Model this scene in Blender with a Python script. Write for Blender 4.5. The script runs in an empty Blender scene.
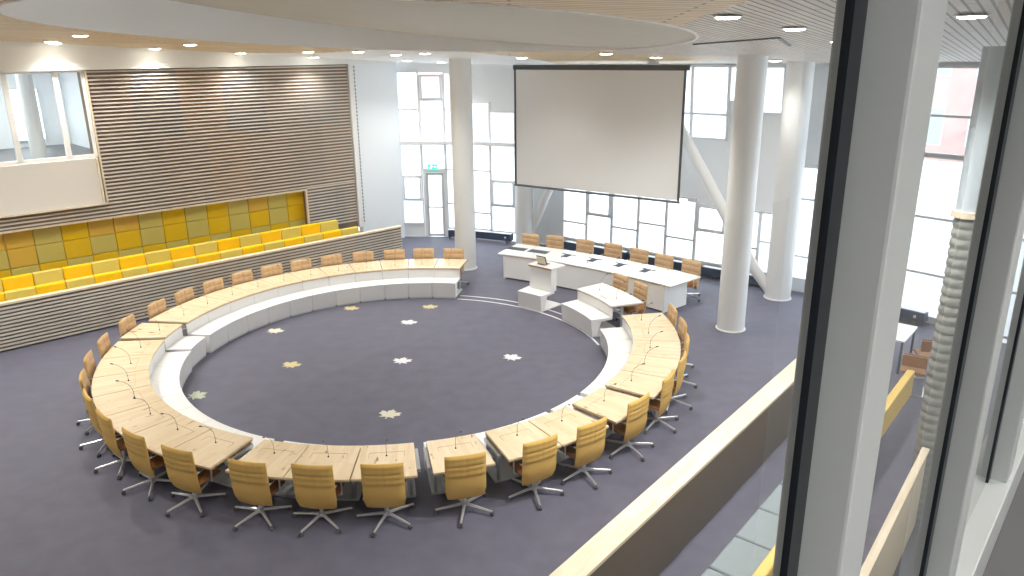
import bpy, bmesh, math, random
from mathutils import Vector, Matrix
random.seed(7)
S = bpy.context.scene
COL = S.collection
PI = math.pi
def V(*a): return Vector(a)
def rad(d): return math.radians(d)

# ------------------------------------------------------------------ materials
def nodes(name):
    m = bpy.data.materials.new(name); m.use_nodes = True
    nt = m.node_tree; b = nt.nodes['Principled BSDF']
    return m, nt, b
def mat(name, col, rough=.5, metal=0., spec=.5, noise=0., nscale=40., bump=0., coat=0.):
    m, nt, b = nodes(name)
    b.inputs['Roughness'].default_value = rough; b.inputs['Metallic'].default_value = metal
    b.inputs['Specular IOR Level'].default_value = spec
    if coat: b.inputs['Coat Weight'].default_value = coat; b.inputs['Coat Roughness'].default_value = .08
    c = (*col, 1)
    if noise or bump:
        tc = nt.nodes.new('ShaderNodeTexCoord'); n = nt.nodes.new('ShaderNodeTexNoise')
        n.inputs['Scale'].default_value = nscale; n.inputs['Detail'].default_value = 4
        nt.links.new(tc.outputs['Object'], n.inputs['Vector'])
        r = nt.nodes.new('ShaderNodeMapRange'); r.inputs['To Min'].default_value = 1 - noise; r.inputs['To Max'].default_value = 1 + noise
        nt.links.new(n.outputs['Fac'], r.inputs['Value'])
        mx = nt.nodes.new('ShaderNodeVectorMath'); mx.operation = 'SCALE'; mx.inputs[0].default_value = col
        nt.links.new(r.outputs['Result'], mx.inputs['Scale']); nt.links.new(mx.outputs['Vector'], b.inputs['Base Color'])
        if bump:
            bp = nt.nodes.new('ShaderNodeBump'); bp.inputs['Strength'].default_value = bump; bp.inputs['Distance'].default_value = .01
            nt.links.new(n.outputs['Fac'], bp.inputs['Height']); nt.links.new(bp.outputs['Normal'], b.inputs['Normal'])
    else:
        b.inputs['Base Color'].default_value = c
    return m
def emis(name, col, s):
    m, nt, b = nodes(name)
    b.inputs['Base Color'].default_value = (*col, 1); b.inputs['Emission Color'].default_value = (*col, 1); b.inputs['Emission Strength'].default_value = s
    return m
def wood(name, c1, c2, axis='X', scale=1., rough=.45, knots=True, rot=0.):
    """timber: staves across the grain, long fibres, a few knots"""
    m, nt, b = nodes(name); L = nt.links.new; N = nt.nodes.new
    tc = N('ShaderNodeTexCoord'); oi = N('ShaderNodeObjectInfo')
    off = N('ShaderNodeVectorMath'); off.operation = 'SCALE'; off.inputs[0].default_value = (37, 23, 11)
    L(oi.outputs['Random'], off.inputs['Scale'])
    ad = N('ShaderNodeVectorMath'); ad.operation = 'ADD'; L(tc.outputs['Object'], ad.inputs[0]); L(off.outputs[0], ad.inputs[1])
    mp = N('ShaderNodeMapping'); mp.inputs['Rotation'].default_value = (0, 0, rot)
    L(ad.outputs[0], mp.inputs['Vector'])
    st = N('ShaderNodeMapping')
    st.inputs['Scale'].default_value = (1.2*scale, 14*scale, 14*scale) if axis == 'X' else (14*scale, 1.2*scale, 14*scale)
    L(mp.outputs[0], st.inputs['Vector'])
    n = N('ShaderNodeTexNoise'); n.inputs['Scale'].default_value = 1.6; n.inputs['Detail'].default_value = 6; n.inputs['Roughness'].default_value = .6
    L(st.outputs[0], n.inputs['Vector'])
    br = N('ShaderNodeTexBrick'); br.offset = .37
    br.inputs['Color1'].default_value = (.2, .2, .2, 1); br.inputs['Color2'].default_value = (.8, .8, .8, 1); br.inputs['Mortar'].default_value = (.5, .5, .5, 1)
    br.inputs['Mortar Size'].default_value = 0; br.inputs['Scale'].default_value = 1; br.inputs['Brick Width'].default_value = .9; br.inputs['Row Height'].default_value = .09
    rb = N('ShaderNodeMapping'); rb.inputs['Rotation'].default_value = (0, 0, 0 if axis == 'X' else PI/2); L(mp.outputs[0], rb.inputs['Vector']); L(rb.outputs[0], br.inputs['Vector'])
    mx = N('ShaderNodeMix'); mx.data_type = 'FLOAT'; mx.inputs[0].default_value = .35
    L(n.outputs['Fac'], mx.inputs[2]); L(br.outputs['Color'], mx.inputs[3])
    cr = N('ShaderNodeValToRGB'); cr.color_ramp.elements[0].position = .3; cr.color_ramp.elements[1].position = .7
    cr.color_ramp.elements[0].color = (*c2, 1); cr.color_ramp.elements[1].color = (*c1, 1)
    L(mx.outputs[0], cr.inputs['Fac']); last = cr.outputs['Color']
    if knots:
        km = N('ShaderNodeMapping'); km.inputs['Scale'].default_value = (3, 9, 9) if axis == 'X' else (9, 3, 9); L(mp.outputs[0], km.inputs['Vector'])
        k = N('ShaderNodeTexNoise'); k.inputs['Scale'].default_value = 1.1; k.inputs['Detail'].default_value = 2; L(km.outputs[0], k.inputs['Vector'])
        kr = N('ShaderNodeMapRange'); kr.inputs['From Min'].default_value = .68; kr.inputs['From Max'].default_value = .76; L(k.outputs['Fac'], kr.inputs['Value'])
        mk = N('ShaderNodeMix'); mk.data_type = 'RGBA'; L(kr.outputs[0], mk.inputs[0]); L(last, mk.inputs[6]); mk.inputs[7].default_value = (c2[0]*.5, c2[1]*.42, c2[2]*.35, 1)
        last = mk.outputs[2]
    L(last, b.inputs['Base Color']); b.inputs['Roughness'].default_value = rough
    return m
def slat_ceiling(name, c1, c2, gap, rot, pitch):
    """timber lath ceiling: laths with dark joints, tone drifting from lath to lath"""
    m, nt, b = nodes(name); L = nt.links.new; N = nt.nodes.new
    tc = N('ShaderNodeTexCoord'); mp = N('ShaderNodeMapping'); mp.inputs['Rotation'].default_value = (0, 0, rot); L(tc.outputs['Object'], mp.inputs['Vector'])
    br = N('ShaderNodeTexBrick'); br.offset = .41
    br.inputs['Color1'].default_value = (*c1, 1); br.inputs['Color2'].default_value = (*c2, 1); br.inputs['Mortar'].default_value = (*gap, 1)
    br.inputs['Scale'].default_value = 1; br.inputs['Brick Width'].default_value = 3.2; br.inputs['Row Height'].default_value = pitch
    br.inputs['Mortar Size'].default_value = pitch*.13; br.inputs['Mortar Smooth'].default_value = .1
    L(mp.outputs[0], br.inputs['Vector']); L(br.outputs['Color'], b.inputs['Base Color'])
    bp = N('ShaderNodeBump'); bp.inputs['Strength'].default_value = .5; bp.invert = True; bp.inputs['Distance'].default_value = .02
    L(br.outputs['Fac'], bp.inputs['Height']); L(bp.outputs['Normal'], b.inputs['Normal'])
    b.inputs['Roughness'].default_value = .55
    return m
def glass_mat(name, tint=(1, 1, 1), refl=1., base=0.):
    m = bpy.data.materials.new(name); m.use_nodes = True; nt = m.node_tree; L = nt.links.new
    for n in list(nt.nodes): nt.nodes.remove(n)
    o = nt.nodes.new('ShaderNodeOutputMaterial'); mx = nt.nodes.new('ShaderNodeMixShader')
    t = nt.nodes.new('ShaderNodeBsdfTransparent'); t.inputs['Color'].default_value = (*tint, 1)
    g = nt.nodes.new('ShaderNodeBsdfGlossy'); g.inputs['Roughness'].default_value = .0
    ge = nt.nodes.new('ShaderNodeNewGeometry'); dt = nt.nodes.new('ShaderNodeVectorMath'); dt.operation = 'DOT_PRODUCT'
    L(ge.outputs['Incoming'], dt.inputs[0]); L(ge.outputs['Normal'], dt.inputs[1])
    def mth(op, a, b):
        n = nt.nodes.new('ShaderNodeMath'); n.operation = op; n.use_clamp = False
        for i, q in enumerate((a, b)):
            if q is None: continue
            if isinstance(q, (int, float)): n.inputs[i].default_value = q
            else: L(q, n.inputs[i])
        return n.outputs[0]
    k = mth('SUBTRACT', 1., mth('ABSOLUTE', dt.outputs['Value'], None)); f = mth('MULTIPLY_ADD', mth('POWER', k, 5.), .95); f.node.inputs[2].default_value = .025
    mm = nt.nodes.new('ShaderNodeMath'); mm.operation = 'MULTIPLY_ADD'; mm.inputs[1].default_value = refl; mm.inputs[2].default_value = base; mm.use_clamp = True
    L(f, mm.inputs[0]); L(mm.outputs[0], mx.inputs[0]); L(t.outputs[0], mx.inputs[1]); L(g.outputs[0], mx.inputs[2]); L(mx.outputs[0], o.inputs['Surface'])
    return m

M = {}
M['carpet'] = mat('carpet', (.122, .120, .168), .65, spec=.5, noise=.22, nscale=3.0, bump=0)
M['white'] = mat('white_laminate', (.92, .92, .92), .3)
M['white_top'] = mat('white_gloss_laminate', (.88, .88, .87), .12)
M['wall'] = mat('white_plaster', (.86, .89, .915), .7, noise=.015, nscale=2)
M['soffit'] = mat('soffit_plaster', (.95, .945, .93), .7)
M['bulk'] = mat('bulkhead_plaster', (.86, .86, .84), .7)
M['taupe'] = mat('taupe_acoustic_panel', (.60, .57, .49), .7, noise=.04, nscale=1.2)
M['oak'] = wood('oak_veneer', (.88, .74, .53), (.77, .60, .39), 'X', rough=.2)
M['oak_edge'] = mat('plywood_edge', (.50, .30, .13), .5)
M['cap'] = wood('laminated_beech', (.88, .79, .64), (.72, .60, .43), 'X', 1.0, knots=False)
M['panel_brown'] = mat('brown_panel', (.155, .125, .095), .45, noise=.05, nscale=1)
M['beige_panel'] = mat('beige_panel', (.80, .70, .50), .5, noise=.03, nscale=2)
M['slat'] = wood('pale_lath', (.76, .72, .66), (.60, .56, .50), 'X', 1.5, .6, knots=False, rot=-rad(43.4))
M['frame'] = mat('white_window_frame', (.78, .80, .83), .4)
M['fabric'] = mat('tan_fabric', (.74, .47, .14), .8, spec=.2, noise=.06, nscale=60)
M['fabric_front'] = mat('tan_tufted_fabric', (.68, .47, .28), .75, spec=.2, noise=.08, nscale=60)
M['seatfab'] = mat('cognac_fabric', (.36, .16, .05), .6, spec=.3, noise=.06, nscale=50)
M['chrome'] = mat('polished_aluminium', (.88, .89, .90), .30, .75)
M['steel'] = mat('brushed_steel', (.62, .64, .66), .38, .85)
M['plate'] = mat('grey_base_plate', (.66, .71, .72), .4)
M['black'] = mat('black_plastic', (.02, .02, .022), .4)
M['dark'] = mat('dark_grey_metal', (.10, .11, .12), .4)
M['navy'] = mat('navy_convector_casing', (.035, .055, .10), .35)
M['column'] = mat('white_column_paint', (.78, .79, .79), .45)
M['screen'] = mat('projection_cloth', (.76, .76, .76), .85, spec=.1)
M['screen_black'] = mat('screen_border', (.05, .055, .06), .6)
M['yellow'] = mat('yellow_felt', (.87, .56, .012), .9, spec=.1, noise=.05, nscale=30)
M['olive'] = mat('lime_felt', (.66, .54, .13), .9, spec=.1, noise=.05, nscale=30)
M['amber'] = mat('amber_felt', (.80, .50, .07), .9, spec=.1, noise=.05, nscale=30)
M['pale_yellow'] = mat('pale_yellow_felt', (.86, .62, .20), .85, spec=.1)
M['greyblue'] = mat('grey_leather', (.26, .31, .34), .5, noise=.03, nscale=4)
M['gasket'] = mat('black_rubber', (.008, .012, .02), .35)
M['mullion'] = mat('grey_white_powder_coat', (.60, .64, .66), .32)
M['inlay'] = mat('matt_grey_inlay_reflection', (.10, .11, .13), .85, spec=.1)  # also colours the T-shaped reflections painted on the podium desk
M['glass'] = glass_mat('clear_glass', (.97, .985, .985), .9)
M['part_glass'] = glass_mat('partition_glass', (.965, .985, .98), 1.1, .0)
M['gal_wall'] = mat('grey_gallery_wall', (.58, .58, .58), .7)
M['gal_floor'] = mat('dark_vinyl', (.13, .13, .135), .5, noise=.08, nscale=3)
M['paving'] = mat('pale_paving', (.80, .81, .82), .8, noise=.05, nscale=.4)
M['brick'] = mat('red_brick', (.70, .50, .46), .85, noise=.2, nscale=1.5)
M['render'] = mat('pale_render', (.84, .85, .85), .85)
M['winglass'] = mat('dark_window_glass', (.52, .57, .62), .3)
M['lens'] = emis('downlight_lens', (1, .93, .80), 14.)
M['sign'] = emis('exit_sign_green', (.05, .55, .32), 1.0)
M['sign_w'] = emis('exit_sign_white', (.95, 1, .97), 2.0)
M['blue'] = mat('blue_paint', (.06, .16, .55), .5)
M['leaf_white'] = mat('white_inlay', (.82, .82, .84), .6)
M['leaf_cream'] = mat('cream_inlay', (.74, .70, .56), .6)
M['leaf_yellow'] = mat('straw_inlay', (.66, .56, .30), .6)
M['leaf_green'] = mat('pale_green_inlay', (.50, .54, .40), .6)
def backing():
    """felt and plywood sheets behind the laths: sheet by sheet another brown"""
    m, nt, b = nodes('slat_backing'); L = nt.links.new; N = nt.nodes.new
    tc = N('ShaderNodeTexCoord'); mp = N('ShaderNodeMapping'); mp.inputs['Rotation'].default_value = (PI/2, 0, 0); mp.vector_type = 'POINT'
    r1 = N('ShaderNodeMapping'); r1.inputs['Rotation'].default_value = (0, 0, -rad(43.4)); L(tc.outputs['Object'], r1.inputs['Vector'])
    sp = N('ShaderNodeSeparateXYZ'); L(r1.outputs[0], sp.inputs[0]); cb = N('ShaderNodeCombineXYZ'); L(sp.outputs['X'], cb.inputs['X']); L(sp.outputs['Z'], cb.inputs['Y'])
    br = N('ShaderNodeTexBrick'); br.offset = .5; br.inputs['Scale'].default_value = 1; br.inputs['Brick Width'].default_value = 1.25; br.inputs['Row Height'].default_value = 2.1
    br.inputs['Mortar Size'].default_value = 0; br.inputs['Color1'].default_value = (.165, .140, .130, 1); br.inputs['Color2'].default_value = (.30, .17, .08, 1)
    L(cb.outputs[0], br.inputs['Vector']); L(br.outputs['Color'], b.inputs['Base Color']); b.inputs['Roughness'].default_value = .9
    return m
M['backing'] = backing()
M['wood_ceiling'] = slat_ceiling('timber_lath_ceiling', (.86, .70, .46), (.76, .58, .36), (.40, .29, .17), 0, .16)
M['wood_ceiling_r'] = slat_ceiling('glare_paled_lath_ceiling', (.80, .73, .64), (.70, .63, .55), (.22, .19, .16), rad(-55), .11)  # laths paled: the window glare on this side is put into the colour

# ------------------------------------------------------------------ mesh helper
class MB:
    def __init__(s): s.v = []; s.f = []; s.mi = []; s.cur = 0
    def add(s, vs, fs):
        o = len(s.v); s.v += [tuple(v) for v in vs]; s.f += [tuple(i+o for i in f) for f in fs]; s.mi += [s.cur]*len(fs); return s
    def box(s, c, d, X=None, Z=None):
        """box centred at c, size d, local x axis X (unit), z axis Z"""
        X = Vector(X) if X is not None else V(1, 0, 0); Z = Vector(Z) if Z is not None else V(0, 0, 1)
        X = X.normalized(); Y = Z.cross(X).normalized(); Z = X.cross(Y); c = Vector(c)
        vs = [c + X*(i*d[0]/2) + Y*(j*d[1]/2) + Z*(k*d[2]/2) for k in (-1, 1) for j in (-1, 1) for i in (-1, 1)]
        return s.add(vs, [(0, 2, 3, 1), (4, 5, 7, 6), (0, 1, 5, 4), (2, 6, 7, 3), (0, 4, 6, 2), (1, 3, 7, 5)])
    def bar(s, a, b, w, h, up=(0, 0, 1)):
        a = Vector(a); b = Vector(b); X = (b-a).normalized(); U = Vector(up)
        Y = U.cross(X).normalized(); Z = X.cross(Y)
        return s.box((a+b)/2, ((b-a).length, w, h), X, Z)
    def prism(s, pts, z0, z1):
        n = len(pts); vs = [(p[0], p[1], z0) for p in pts] + [(p[0], p[1], z1) for p in pts]
        fs = [tuple(range(n))[::-1], tuple(range(n, 2*n))] + [(i, (i+1) % n, n+(i+1) % n, n+i) for i in range(n)]
        return s.add(vs, fs)
    def tube(s, path, r, n=10, cap=True):
        path = [Vector(p) for p in path]; k = len(path); rs = r if isinstance(r, (list, tuple)) else [r]*k
        vs = []; ref = None
        for i, p in enumerate(path):
            t = (path[min(i+1, k-1)] - path[max(i-1, 0)]).normalized()
            if ref is None: ref = V(1, 0, 0) if abs(t.x) < .8 else V(0, 1, 0)
            u = (ref - t*ref.dot(t)).normalized(); ref = u; w = t.cross(u)
            for j in range(n):
                a = 2*PI*j/n; vs.append(p + (u*math.cos(a) + w*math.sin(a))*rs[i])
        fs = [(i*n+j, i*n+(j+1) % n, (i+1)*n+(j+1) % n, (i+1)*n+j) for i in range(k-1) for j in range(n)]
        if cap: fs += [tuple(range(n))[::-1], tuple(range((k-1)*n, k*n))]
        return s.add(vs, fs)
    def lathe(s, prof, c=(0, 0, 0), n=32):
        vs = []; k = len(prof)
        for r, z in prof:
            for j in range(n):
                a = 2*PI*j/n; vs.append((c[0]+r*math.cos(a), c[1]+r*math.sin(a), c[2]+z))
        fs = [(i*n+j, i*n+(j+1) % n, (i+1)*n+(j+1) % n, (i+1)*n+j) for i in range(k-1) for j in range(n)]
        fs += [tuple(range(n))[::-1], tuple(range((k-1)*n, k*n))]
        return s.add(vs, fs)
    def sweep(s, prof, frames):
        """closed 2D profile (u,w) carried along frames (origin, U, W)"""
        n = len(prof); vs = [o + U*p[0] + W*p[1] for o, U, W in frames for p in prof]; k = len(frames)
        fs = [(i*n+j, i*n+(j+1) % n, (i+1)*n+(j+1) % n, (i+1)*n+j) for i in range(k-1) for j in range(n)]
        fs += [tuple(range(n))[::-1], tuple(range((k-1)*n, k*n))]
        return s.add(vs, fs)
    def build(s, name, m, parent=None, bevel=0., smooth=True, seg=2):
        me = bpy.data.meshes.new(name); me.from_pydata(s.v, [], s.f)
        for mm in (m if isinstance(m, (list, tuple)) else [m]): me.materials.append(mm)
        for p, i in zip(me.polygons, s.mi): p.material_index = i
        bm = bmesh.new(); bm.from_mesh(me); bmesh.ops.recalc_face_normals(bm, faces=bm.faces[:]); bm.to_mesh(me); bm.free()
        if smooth:
            for p in me.polygons: p.use_smooth = True
            me.set_sharp_from_angle(angle=rad(35))
        o = bpy.data.objects.new(name, me); COL.objects.link(o)
        if parent is not None: o.parent = parent
        if bevel:
            b = o.modifiers.new('edge', 'BEVEL'); b.width = bevel; b.segments = seg; b.limit_method = 'ANGLE'; b.angle_limit = rad(40)
        return o
def thing(name, label, cat, loc=(0, 0, 0), rz=0., group=None):
    o = bpy.data.objects.new(name, None); COL.objects.link(o); o.location = loc; o.rotation_euler = (0, 0, rz); o.empty_display_size = .1
    o['label'] = label; o['category'] = cat
    if group: o['group'] = group
    return o
def tag(o, label, cat, group=None):
    o['label'] = label; o['category'] = cat
    if group: o['group'] = group
    return o
def struct(o): o['kind'] = 'structure'; return o
def dup(root, loc, rz, label=None, group=None):
    r = root.copy(); COL.objects.link(r); r.location = loc; r.rotation_euler = (0, 0, rz)
    if label: r['label'] = label
    if group: r['group'] = group
    for ch in list(root.children):
        c = ch.copy(); COL.objects.link(c); c.parent = r
        for g in ch.children:
            d = g.copy(); COL.objects.link(d); d.parent = c
    return r
ORD = 'first second third fourth fifth sixth seventh eighth ninth tenth eleventh twelfth thirteenth fourteenth fifteenth sixteenth seventeenth eighteenth nineteenth twentieth'.split()
def ordn(i):
    if i < 20: return ORD[i]
    t, u = divmod(i+1, 10); T = {2: 'twenty', 3: 'thirty', 4: 'forty'}[t]
    return ({2: 'twentieth', 3: 'thirtieth', 4: 'fortieth'}[t]) if u == 0 else T + '-' + ORD[u-1]

# ------------------------------------------------------------------ layout constants (metres; camera stands above the origin)
EYE = 6.4
C0 = V(-2.38, 15.02, 0)                                  # centre of the ring of desks
AW = V(-11.62, 15.82, 0); DR = V(.7274, .6862, 0); NR = V(-.6862, .7274, 0)   # stand front: origin, direction, outward normal
def W(s, d, z): return AW + DR*s + NR*d + V(0, 0, z)
FQ = [V(-4.05, 26.75, 0), V(-1.55, 26.55, 0), V(1.3, 25.25, 0), V(8.3, 19.35, 0), V(10.3, 16.9, 0), V(12.35, 14.0, 0)]   # facade line
UG = V(math.sin(rad(41)), math.cos(rad(41)), 0); NG = V(-UG.y, UG.x, 0)      # gallery glazing: direction, normal into the hall
DG = .23
def G(t, p, z): return NG*(DG+p) + UG*t + V(0, 0, z)
def ceil_z(x, y): return 7.264 - .0352*x - .0489*y
RC = V(-2.2, 13.0, 0); RR = 5.13                         # round recess in the ceiling

# ------------------------------------------------------------------ floor
OUT = [FQ[5], FQ[4], FQ[3], FQ[2], FQ[1], FQ[0], W(12.95, 2.5, 0), W(-5, 2.5, 0), G(-9, 0, 0), G(18.6, 0, 0)]
OUT = OUT[:-1] + [OUT[-1]]
fl = [FQ[5], FQ[4], FQ[3], FQ[2], FQ[1], FQ[0], W(12.95, 3.1, 0), W(-5, 3.1, 0), G(-9, 0, 0), G(18.6, 0, 0)]
m = MB(); m.prism([(p.x, p.y) for p in fl], -.12, 0); struct(m.build('floor', M['carpet'], smooth=False))

# ------------------------------------------------------------------ ceiling with round recess
def ray_out(a):
    d = V(math.cos(a), math.sin(a), 0); best = 1e9
    for i in range(len(OUT)):
        p = OUT[i]; q = OUT[(i+1) % len(OUT)]; e = q-p
        den = d.x*e.y - d.y*e.x
        if abs(den) < 1e-9: continue
        w = p - RC; t = (w.x*e.y - w.y*e.x)/den; u = (w.x*d.y - w.y*d.x)/den
        if t > 0 and -1e-6 <= u <= 1+1e-6: best = min(best, t)
    return best
PL = [(-4.9, 20.9), (-3.3, 18.6), (-1.2, 18.25), (.5, 20.6), (1.6, 25.3), (-1.5, 27.5), (-4.6, 27.5), (-9, 23.5)]
def inside(p, poly):
    c = False
    for i in range(len(poly)):
        a = poly[i]; b = poly[i-1]
        if (a[1] > p[1]) != (b[1] > p[1]) and p[0] < (b[0]-a[0])*(p[1]-a[1])/(b[1]-a[1]) + a[0]: c = not c
    return c
NA = 288; NRAD = 40
m = MB(); vs = []; fs = []; mi = []
angs = [2*PI*i/NA for i in range(NA)]
for a in angs:
    ro = ray_out(a)
    for k in range(NRAD+1):
        r = RR + (ro-RR)*k/NRAD; x = RC.x + r*math.cos(a); y = RC.y + r*math.sin(a); vs.append((x, y, ceil_z(x, y)))
for i in range(NA):
    j = (i+1) % NA
    for k in range(NRAD):
        f = (i*(NRAD+1)+k, i*(NRAD+1)+k+1, j*(NRAD+1)+k+1, j*(NRAD+1)+k); fs.append(f)
        cx = sum(vs[q][0] for q in f)/4; cy = sum(vs[q][1] for q in f)/4
        mi.append(2 if inside((cx, cy), PL) else 1 if (cx > 2.2 and cy < 17.6) or cx > 5.0 else 0)
m.add(vs, fs); m.mi = mi
struct(m.build('ceiling', [M['wood_ceiling'], M['wood_ceiling_r'], M['soffit']], smooth=False))
# plain slab that closes the hall above the laths
m = MB(); m.prism([(p.x, p.y) for p in OUT], 8.25, 8.4); struct(m.build('ceiling_slab', M['soffit'], smooth=False))
# recess: white fascia ring, tilted taupe lid
def lid_z(x, y): return max(7.47 - .11*x - .05*y, ceil_z(x, y) + .012)
m = MB(); vs = []; n = 128
for i in range(n):
    a = 2*PI*i/n; x = RC.x+RR*math.cos(a); y = RC.y+RR*math.sin(a)
    vs += [(x, y, ceil_z(x, y)-.015), (x, y, lid_z(x, y)+.03)]
    x2 = RC.x+(RR+.04)*math.cos(a); y2 = RC.y+(RR+.04)*math.sin(a)
    vs += [(x2, y2, ceil_z(x, y)-.015), (x2, y2, lid_z(x, y)+.03)]
fs = []
for i in range(n):
    a = i*4; b = ((i+1) % n)*4
    fs += [(a, b, b+1, a+1), (a+2, a+3, b+3, b+2), (a, a+2, b+2, b), (a+1, b+1, b+3, a+3)]
m.add(vs, fs); struct(m.build('trim_1', M['soffit']))
m = MB(); vs = [(RC.x, RC.y, lid_z(RC.x, RC.y))]; fs = []
for k in range(1, 9):
    for i in range(96):
        a = 2*PI*i/96; r = RR*k/8; x = RC.x+r*math.cos(a); y = RC.y+r*math.sin(a); vs.append((x, y, lid_z(x, y)))
for i in range(96): fs.append((0, 1+i, 1+(i+1) % 96))
for k in range(7):
    for i in range(96): fs.append((1+k*96+i, 1+(k+1)*96+i, 1+(k+1)*96+(i+1) % 96, 1+k*96+(i+1) % 96))
m.add(vs, fs); struct(m.build('ceiling_recess', M['taupe'], smooth=False))

m = MB(); a_ = V(3.17, 13.5, ceil_z(3.17, 13.5)-.012); b_ = V(3.95, 11.6, ceil_z(3.95, 11.6)-.012); c_ = V(4.7, 13.2, ceil_z(4.7, 13.2)-.012)
m.bar(a_, b_, .07, .02); m.bar(b_, c_, .05, .02); struct(m.build('trim_11', M['dark'], smooth=False))  # dark bars stand in for the shadow gap between the lath fields
# ------------------------------------------------------------------ left wall of laths, recess, white wall
SL0, SL1 = -5., 11.1
def lathed(name, s0, s1, z0, z1, d, pitch=.100, h=.036, depth=.04, skip=None):
    m = MB(); z = z0 + pitch*.5
    while z < z1:
        a = s0
        if skip and skip(z): a = skip(z)
        m.bar(W(a, d-depth/2, z), W(s1, d-depth/2, z), depth, h); z += pitch
    return struct(m.build(name, M['slat'], smooth=False))
D = 2.5; WINS = 3.38
m = MB()
m.box(W((WINS+SL1)/2, D+.3, 4.25), (SL1-WINS, .6, 4.1), DR)           # above the recess, right of the gallery window
m.box(W((SL0+WINS)/2, D+.3, 2.41), (WINS-SL0, .6, .42), DR)           # strip below the parapet
m.box(W((9.28+SL1)/2, D+.3, 1.1), (SL1-9.28, .6, 2.2), DR)            # pier right of the recess
struct(m.build('wall_left', M['backing'], smooth=False))
lathed('wall_left_laths', SL0, SL1, 2.26, 6.08, D, skip=lambda z: WINS+.02 if z > 2.62 else None)
lathed('wall_left_pier_laths', 9.30, SL1, .9, 2.26, D)
m = MB(); m.box(W(2.15, D+.02, 2.225), (14.3, .10, .05), DR); m.box(W(9.27, D+.02, 1.6), (.05, .10, 1.25), DR)
struct(m.build('trim_2', M['cap'], smooth=False))
m = MB(); m.box(W(2.15, D+.40, 1.2), (14.3, .06, 2.4), DR); struct(m.build('wall_recess', M['amber'], smooth=False))
# white plaster end of the left wall up to the facade, with its light strip
m = MB(); m.box(W((11.33+12.95)/2, D+.1, 3.2), (1.62+.1, .25, 6.4), DR); struct(m.build('wall_back', M['wall'], smooth=False))
m = MB(); m.box(W(11.22, D+.02, 3.4), (.2, .2, 5.4), DR)
struct(m.build('trim_3', M['bulk'], smooth=False))
m = MB()
for i in range(44): m.box(W(11.31, D-.09, .9+i*.118), (.025, .03, .06), DR)
struct(m.build('trim_4', M['dark'], smooth=False))
# bulkhead above the laths
m = MB(); vs = []
for s in [SL0 + (12.95-SL0)*i/24 for i in range(25)]:
    p = W(s, D-.16, 0); q = W(s, D+.1, 0)
    vs += [(p.x, p.y, 6.06), (p.x, p.y, ceil_z(p.x, p.y)+.05), (q.x, q.y, 6.06), (q.x, q.y, ceil_z(p.x, p.y)+.05)]
fs = []
for i in range(24):
    a = i*4; b = a+4; fs += [(a, a+1, b+1, b), (a+2, b+2, b+3, a+3), (a, b, b+2, a+2), (a+1, a+3, b+3, b+1)]
fs += [(0, 2, 3, 1), (96, 97, 99, 98)]
m.add(vs, fs); struct(m.build('trim_5', M['bulk'], smooth=False))

# gallery window in the left wall: parapet, posts, panes, the room behind
m = MB(); m.box(W((SL0+3.34)/2, D+.0, 3.25), (3.34-SL0, .22, 1.20), DR); struct(m.build('wall_parapet', mat('parapet_plaster', (.80, .77, .74), .6), bevel=.01))
m = MB(); m.box(W((SL0+3.36)/2, D-.02, 2.63), (3.40-SL0, .28, .035), DR); m.box(W(3.30, D-.02, 3.28), (.05, .30, 1.15), DR); struct(m.build('trim_6', M['cap'], smooth=False))
posts = [-4.2, -2.2, -.5, 1.62, 2.72, 3.38]
for i in range(len(posts)-1):
    a, b = posts[i], posts[i+1]; m = MB()
    m.box(W(a+.03, D+.05, 4.97), (.06, .10, 2.2), DR); m.box(W(b-.03, D+.05, 4.97), (.06, .10, 2.2), DR)
    m.box(W((a+b)/2, D+.05, 3.9), (b-a, .10, .08), DR); m.box(W((a+b)/2, D+.05, 6.04), (b-a, .10, .07), DR)
    w = struct(m.build('window_%d' % (i+1), M['soffit'], smooth=False))
    g = MB(); g.box(W((a+b)/2, D+.05, 4.97), (b-a-.1, .012, 2.06), DR); g.build('pane', M['glass'], w, smooth=False)
m = MB(); m.box(W(3.405, D-.02, 4.35), (.04, .12, 3.4), DR); struct(m.build('trim_7', M['cap'], smooth=False))
NWIN = len(posts)
m = MB()
m.box(W(-.5, D+2.6, 3.75), (9, 4.2, .1), DR); struct(m.build('floor_side_room', M['gal_floor'], smooth=False))
m = MB(); m.box(W(-.5, D+4.7, 5.0), (9, .15, 2.6), DR); m.box(W(4.0, D+2.7, 5.0), (.15, 4.2, 2.6), DR); m.box(W(-5, D+2.7, 5.0), (.15, 4.2, 2.6), DR)
struct(m.build('wall_side_room', M['wall'], smooth=False))
m = MB(); m.box(W(-.5, D+2.7, 6.36), (9, 4.3, .1), DR); struct(m.build('ceiling_side_room', M['soffit'], smooth=False))
m = MB(); m.lathe([(.19, 0), (.19, 2.5)], W(2.35, D+1.5, 3.8), 24); struct(m.build('column_side_room', M['column']))
for i, (s0, s1) in enumerate(((.2, 1.1), (2.45, 3.25))):
    m = MB(); a = W((s0+s1)/2, D+4.6, 4.75)
    for q in (s0, s1, (s0+s1)/2): m.box(W(q, D+4.59, 4.75), (.05, .06, 1.5), DR)
    for z in (4.0, 4.75, 5.5): m.box(W((s0+s1)/2, D+4.59, z), (s1-s0, .06, .05), DR)
    w = struct(m.build('window_%d' % (NWIN+i), M['frame'], smooth=False))
    g = MB(); g.box(a, (s1-s0, .02, 1.5), DR); g.build('pane', emis('daylight_glow_pane', (.85, .95, 1), 1.6), w, smooth=False)  # pane glows by itself in place of daylight from behind
NWIN += 2
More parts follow.
